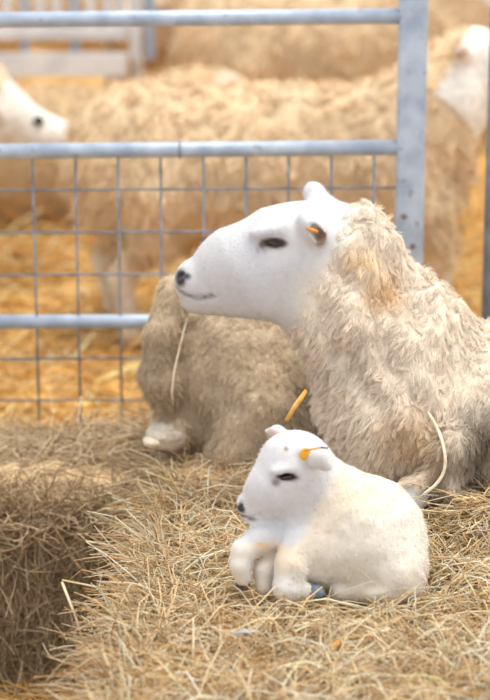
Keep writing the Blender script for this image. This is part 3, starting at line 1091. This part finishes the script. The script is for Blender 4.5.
    for ex, ey, rr in ((274, 243, .028), (183, 277, .022), (313, 230, .05)):
        fw *= np.hypot(V[:, 0] - q(ex, ey)[0], V[:, 2] - q(ex, ey)[2]) > rr
    fh = obj('face_hair', locks('face_hair', V, Q, N, fw, 16000, 0.0055, 0.0004, lambda p: np.broadcast_to(face * 1.0, (len(p), 3)), clumps=6000, clump=0.2, droop=0.8, lift=0.2, flow=(0.9, 0, -0.3), segs=1, wob=0.2), 'wool', o)
    tag(fh, kind='stuff')
    # eyes
    for sg in (-1, 1):
        obj('eye', ball_mesh('eye', q(274.5, 243, sg * 0.0545), (.0175, .012, .0085), rotY(10) @ rotZ(-8 * sg), 20, 12), 'eye', o)
    # ear tag
    t0 = q(313, 230, -0.124)
    obj('ear_tag', tube_mesh('ear_tag', [t0 + np.array((-.011, .004, .003)), t0 + np.array((0, -.004, 0)), t0 + np.array((.008, 0, -.003))], [.0032, .0040, .003], 8, 0.8), 'tagorange', o)
    hf = q(436, 498, -0.218)
    obj('hoof', ball_mesh('hoof', hf, (.017, .014, .011), rotY(-15), 14, 8), 'hoof', o)
    # pale cord-like edge of matted wool along the fore leg
    pts = [q(428, 412, -.208), q(440, 432, -.225), q(446, 455, -.236), q(445, 472, -.236), q(436, 486, -.232), q(422, 495, -.228)]
    pts = [np.array([np.interp(t, range(len(pts)), [p[i] for p in pts]) for i in range(3)]) for t in np.linspace(0, len(pts) - 1, 16)]
    pts = snap(pts, V, 0.013)
    for it in range(3):
        pts = [pts[0]] + [(pts[i - 1] + pts[i] * 2 + pts[i + 1]) / 4 for i in range(1, len(pts) - 1)] + [pts[-1]]
    obj('wool_edge', tube_mesh('wool_edge', pts, [.0012] + [.0030] * 14 + [.0015], 8), 'woolcord', o)


ewe()


# ------------------------------------------------------------------ the lamb
def lamb():
    Y0 = 3.34
    m = pxm(Y0)
    b = Body()
    q = lambda x, y, dY=0.0: P(x, y, Y0 + dY)
    # head
    b.cone(q(253, 505, -.03), q(272, 490, -.03), 15 * m, 26 * m, 0.012, sy=0.85)
    b.cone(q(272, 490, -.03), q(292, 474, -.02), 26 * m, 38 * m, 0.015, sy=0.82)
    b.ell(q(296, 468, -.02), (36 * m, 0.050, 37 * m), k=0.02)
    b.cone(q(255, 513, -.03), q(295, 502, -.02), 9 * m, 20 * m, 0.012, sy=1.0)
    b.ell(q(246, 505, -.03), (9 * m, 0.016, 10 * m), k=0.008)
    b.ell(q(252, 517, -.03), (10 * m, 0.014, 6.5 * m), k=0.006)
    b.ell(q(284, 470, -.066), (13 * m, 0.010, 5 * m), rotY(-10), k=0.01)
    b.ell(q(287, 477, -.072), (8 * m, 0.009, 4.2 * m), rotY(-10), k=0.004, cut=True)
    b.ell(q(241.5, 505, -.044), (3.4 * m, 0.008, 2.6 * m), k=0.003, cut=True)
    mth = [q(239, 514, -.045), q(248, 519, -.049), q(258, 515, -.053)]
    for i in range(2):
        b.cone(mth[i], mth[i + 1], 1.3 * m, 1.1 * m, 0.002, sy=5, cut=True)
    # ears: near one folded back, far one out to the left
    b.chain([q(306, 452, -.058), q(318, 459, -.078), q(327, 467, -.082)], [8 * m, 9 * m, 5 * m], 0.008, sy=0.7)
    b.chain([q(288, 438, .02), q(277, 432, .045), q(267, 431, .065)], [7 * m, 6.5 * m, 3 * m], 0.008)
    # neck and body
    b.chain([q(305, 485, -.01), q(325, 505, .0), q(338, 525, .01)], [32 * m, 42 * m, 52 * m], 0.03, sy=0.9)
    b.ell(q(352, 535, .02), (62 * m, 0.095, 62 * m), k=0.03)
    b.ell(q(376, 540, .03), (50 * m, 0.095, 58 * m), k=0.03)
    b.ell(q(395, 565, -.01), (32 * m, 0.075, 34 * m), k=0.025)
    b.ell(q(384, 587, -.04), (36 * m, 0.045, 14 * m), k=0.015)
    b.ell(q(310, 548, -.03), (26 * m, 0.05, 36 * m), k=0.025)
    # fore legs: the near one bent with its knee down in front of the chest
    b.chain([q(298, 540, -.055), q(291, 565, -.08), q(288, 586, -.09)], [18 * m, 15.5 * m, 15 * m], 0.010)
    b.chain([q(288, 588, -.09), q(304, 591, -.085)], [14 * m, 9 * m], 0.008)
    b.chain([q(276, 556, -.035), q(264, 570, -.055), q(264, 586, -.06)], [11 * m, 10 * m, 9 * m], 0.005)
    # the far one reaches left and hangs its foot
    b.chain([q(290, 532, -.02), q(262, 538, -.045), q(243, 551, -.06)], [16 * m, 14 * m, 12 * m], 0.010)
    b.chain([q(243, 551, -.06), q(240, 566, -.07), q(243, 578, -.07)], [12 * m, 10 * m, 8.5 * m], 0.005)
    # hind foot forward under the belly
    b.chain([q(372, 592, -.05), q(340, 592, -.055)], [12 * m, 10 * m], 0.01)
    lo = (q(228, 0)[0], Y0 - 0.16, BALE - 0.04); hi = (q(442, 0)[0], Y0 + 0.17, q(0, 418)[2])
    V, Q = b.surface([axis(lo[i], hi[i], 0.0036) for i in range(3)])
    N = normals(V, Q)
    A = [q(338, 445), q(325, 480), q(300, 520), q(280, 545)]
    za = np.array([p[2] for p in A])[::-1]; xa = np.array([p[0] for p in A])[::-1]
    wool = np.clip((V[:, 0] - np.interp(V[:, 2], za, xa)) / 0.02 + 0.5, 0, 1)
    V = V + N * ((fnoise(V, 45, 1.0) * 0.0022 + fnoise(V, 18, 3.0) * 0.003) * wool)[:, None]

    def wc(p):
        c = np.broadcast_to(srgb(228, 220, 208), (len(p), 3)).copy()
        return _over(p, c, [
            (q(370, 490, -.05), (.05, .3, .03), srgb(238, 222, 198), .9),
            (q(280, 545, -.05), (.03, .3, .025), srgb(226, 208, 184), .9),
            (q(262, 545, -.08), (.010, .1, .007), srgb(238, 196, 140), .8),
            (q(320, 525, -.1), (.03, .3, .04), srgb(238, 226, 208), .9)])
    c = wc(V) * (1 - 0) 
    fz = (1 - wool)[:, None] * (V[:, 2] > q(0, 528)[2])[:, None]
    c = c * (1 - fz) + srgb(212, 211, 213) * fz
    c = _over(V, c, [
        (q(292, 586, -.09), (.03, .06, .025), srgb(236, 236, 237), .6),
        (q(288, 477, -.07), (.020, .03, .0085), srgb(196, 188, 188), .5),
        (q(287, 477, -.07), (.0175, .03, .0062), srgb(54, 48, 48), .3),
        (q(276, 482, -.065), (.0065, .03, .006), srgb(140, 136, 140), .6),
        (q(241, 506, -.03), (.0075, .04, .0075), srgb(56, 52, 54), .35),
        (q(243, 516, -.04), (.008, .04, .0026), srgb(110, 104, 104), .6),
        (q(252, 518, -.04), (.008, .04, .0026), srgb(120, 114, 114), .6),
        (q(275, 434, .03), (.016, .03, .005), srgb(216, 184, 170), .6),
        (q(321, 463, -.08), (.010, .03, .006), srgb(206, 196, 190), .8),
        (q(286, 448, -.05), (.003, .04, .003), srgb(150, 130, 110), .6)])
    o = obj('lamb', np_mesh('lamb', V, quads=Q, col=np.clip(c, 0, 1)), 'skin')
    tag(o, 'small white lamb lying on the hay in front of the ewe', 'lamb')
    f_ = obj('fleece', locks('fleece', V, Q, N, wool * (V[:, 2] > BALE - 0.005), 30000, 0.0055, 0.0005, wc, clumps=3500, clump=0.3, droop=0.7, lift=0.22, flow=(0.5, 0, -0.8), segs=1, wob=0.22), 'wool', o)
    tag(f_, kind='stuff')
    fw = (1 - wool) * (c.min(1) > 0.45) * (V[:, 2] > q(0, 585)[2])
    for ex, ey, rr in ((286, 477, .020), (243, 507, .014), (305, 454, .016)):
        fw *= np.hypot(V[:, 0] - q(ex, ey)[0], V[:, 2] - q(ex, ey)[2]) > rr
    fh = obj('face_hair', locks('face_hair', V, Q, N, fw, 12000, 0.0045, 0.0004, lambda p: np.broadcast_to(srgb(220, 219, 221), (len(p), 3)), clumps=6000, clump=0.2, droop=0.8, lift=0.2, flow=(0.8, 0, -0.4), segs=1, wob=0.2), 'wool', o)
    tag(fh, kind='stuff')
    for sg in (-1, 1):
        obj('eye', ball_mesh('eye', q(287.5, 476.5, -.018 + sg * 0.0445), (.0135, .009, .0058), rotY(-8) @ rotZ(-8 * sg), 20, 12), 'eye', o)
    # yellow tag and its orange pin in the near ear
    t = q(305, 454, -.078)
    tg = obj('ear_tag', ball_mesh('ear_tag', t, (.0085, .003, .0105), rotY(25), 16, 8), 'tag', o)
    a, e = q(305, 450.5, -.088), q(321, 447.5, -.092)
    obj('pin', tube_mesh('pin', [a, (a + e) / 2, e], .0016, 8), 'tagorange', tg)
    e2 = q(328, 448.2, -.092)
    obj('pin_tip', tube_mesh('pin_tip', [e, (e + e2) / 2, e2], .0014, 8), 'hoof', tg)
    obj('hoof', ball_mesh('hoof', q(243, 585, -.066), (.0125, .014, .0095), rotY(10), 14, 8), 'hoof', o)
    obj('hoof', ball_mesh('hoof', q(316, 592, -.082), (.015, .014, .012), rotY(5), 14, 8), 'hoofblue', o)


lamb()


# ------------------------------------------------------------------ single stalks that stand out
def stalk(pts, r, mat, label, flat=0.5):
    o = obj('straw_stalk', tube_mesh('straw_stalk', pts, r, 8, flat), mat)
    tag(o, label, 'straw', 'single straw stalks')
    return o


stalk([P(286, 421, 3.62), P(296, 405, 3.64), P(306, 391, 3.67)], [.005, .006, .005], 'gold', 'short golden straw stalk caught in the wool below the ewe\'s throat')
zt = lambda x, y: None
stalk([P(303, 668, 3.04), P(322, 656, 3.06), P(341, 641, 3.08)], [.004, .006, .005], 'gold', 'broad golden straw stalk lying in the foreground hay below the lamb')
stalk([P(62, 582, 3.71), P(75, 615, 3.68), P(88, 655, 3.66)], [.003, .003, .0025], 'pale', 'long pale stalk leaning against the left bale\'s front face')
stalk([P(62, 580, 3.66), P(92, 586, 3.66), P(118, 592, 3.67)], [.0016, .0018, .0016], 'pale', 'thin pale stalk sticking out sideways near the left bale')
stalk([P(86, 541, 3.72), P(110, 545, 3.74), P(134, 546, 3.76)], [.0016, .0018, .0016], 'pale', 'thin straight pale stalk at the corner between the bales')
tw = [P(232, 632, 3.10), P(238, 634, 3.095), P(244, 631, 3.09), P(250, 633, 3.09)]
o = obj('twine_scrap', tube_mesh('twine_scrap', tw, [.002, .0045, .005, .002], 8, 0.6), 'twine')
tag(o, 'scrap of pale blue baling twine in the hay below the lamb', 'twine')
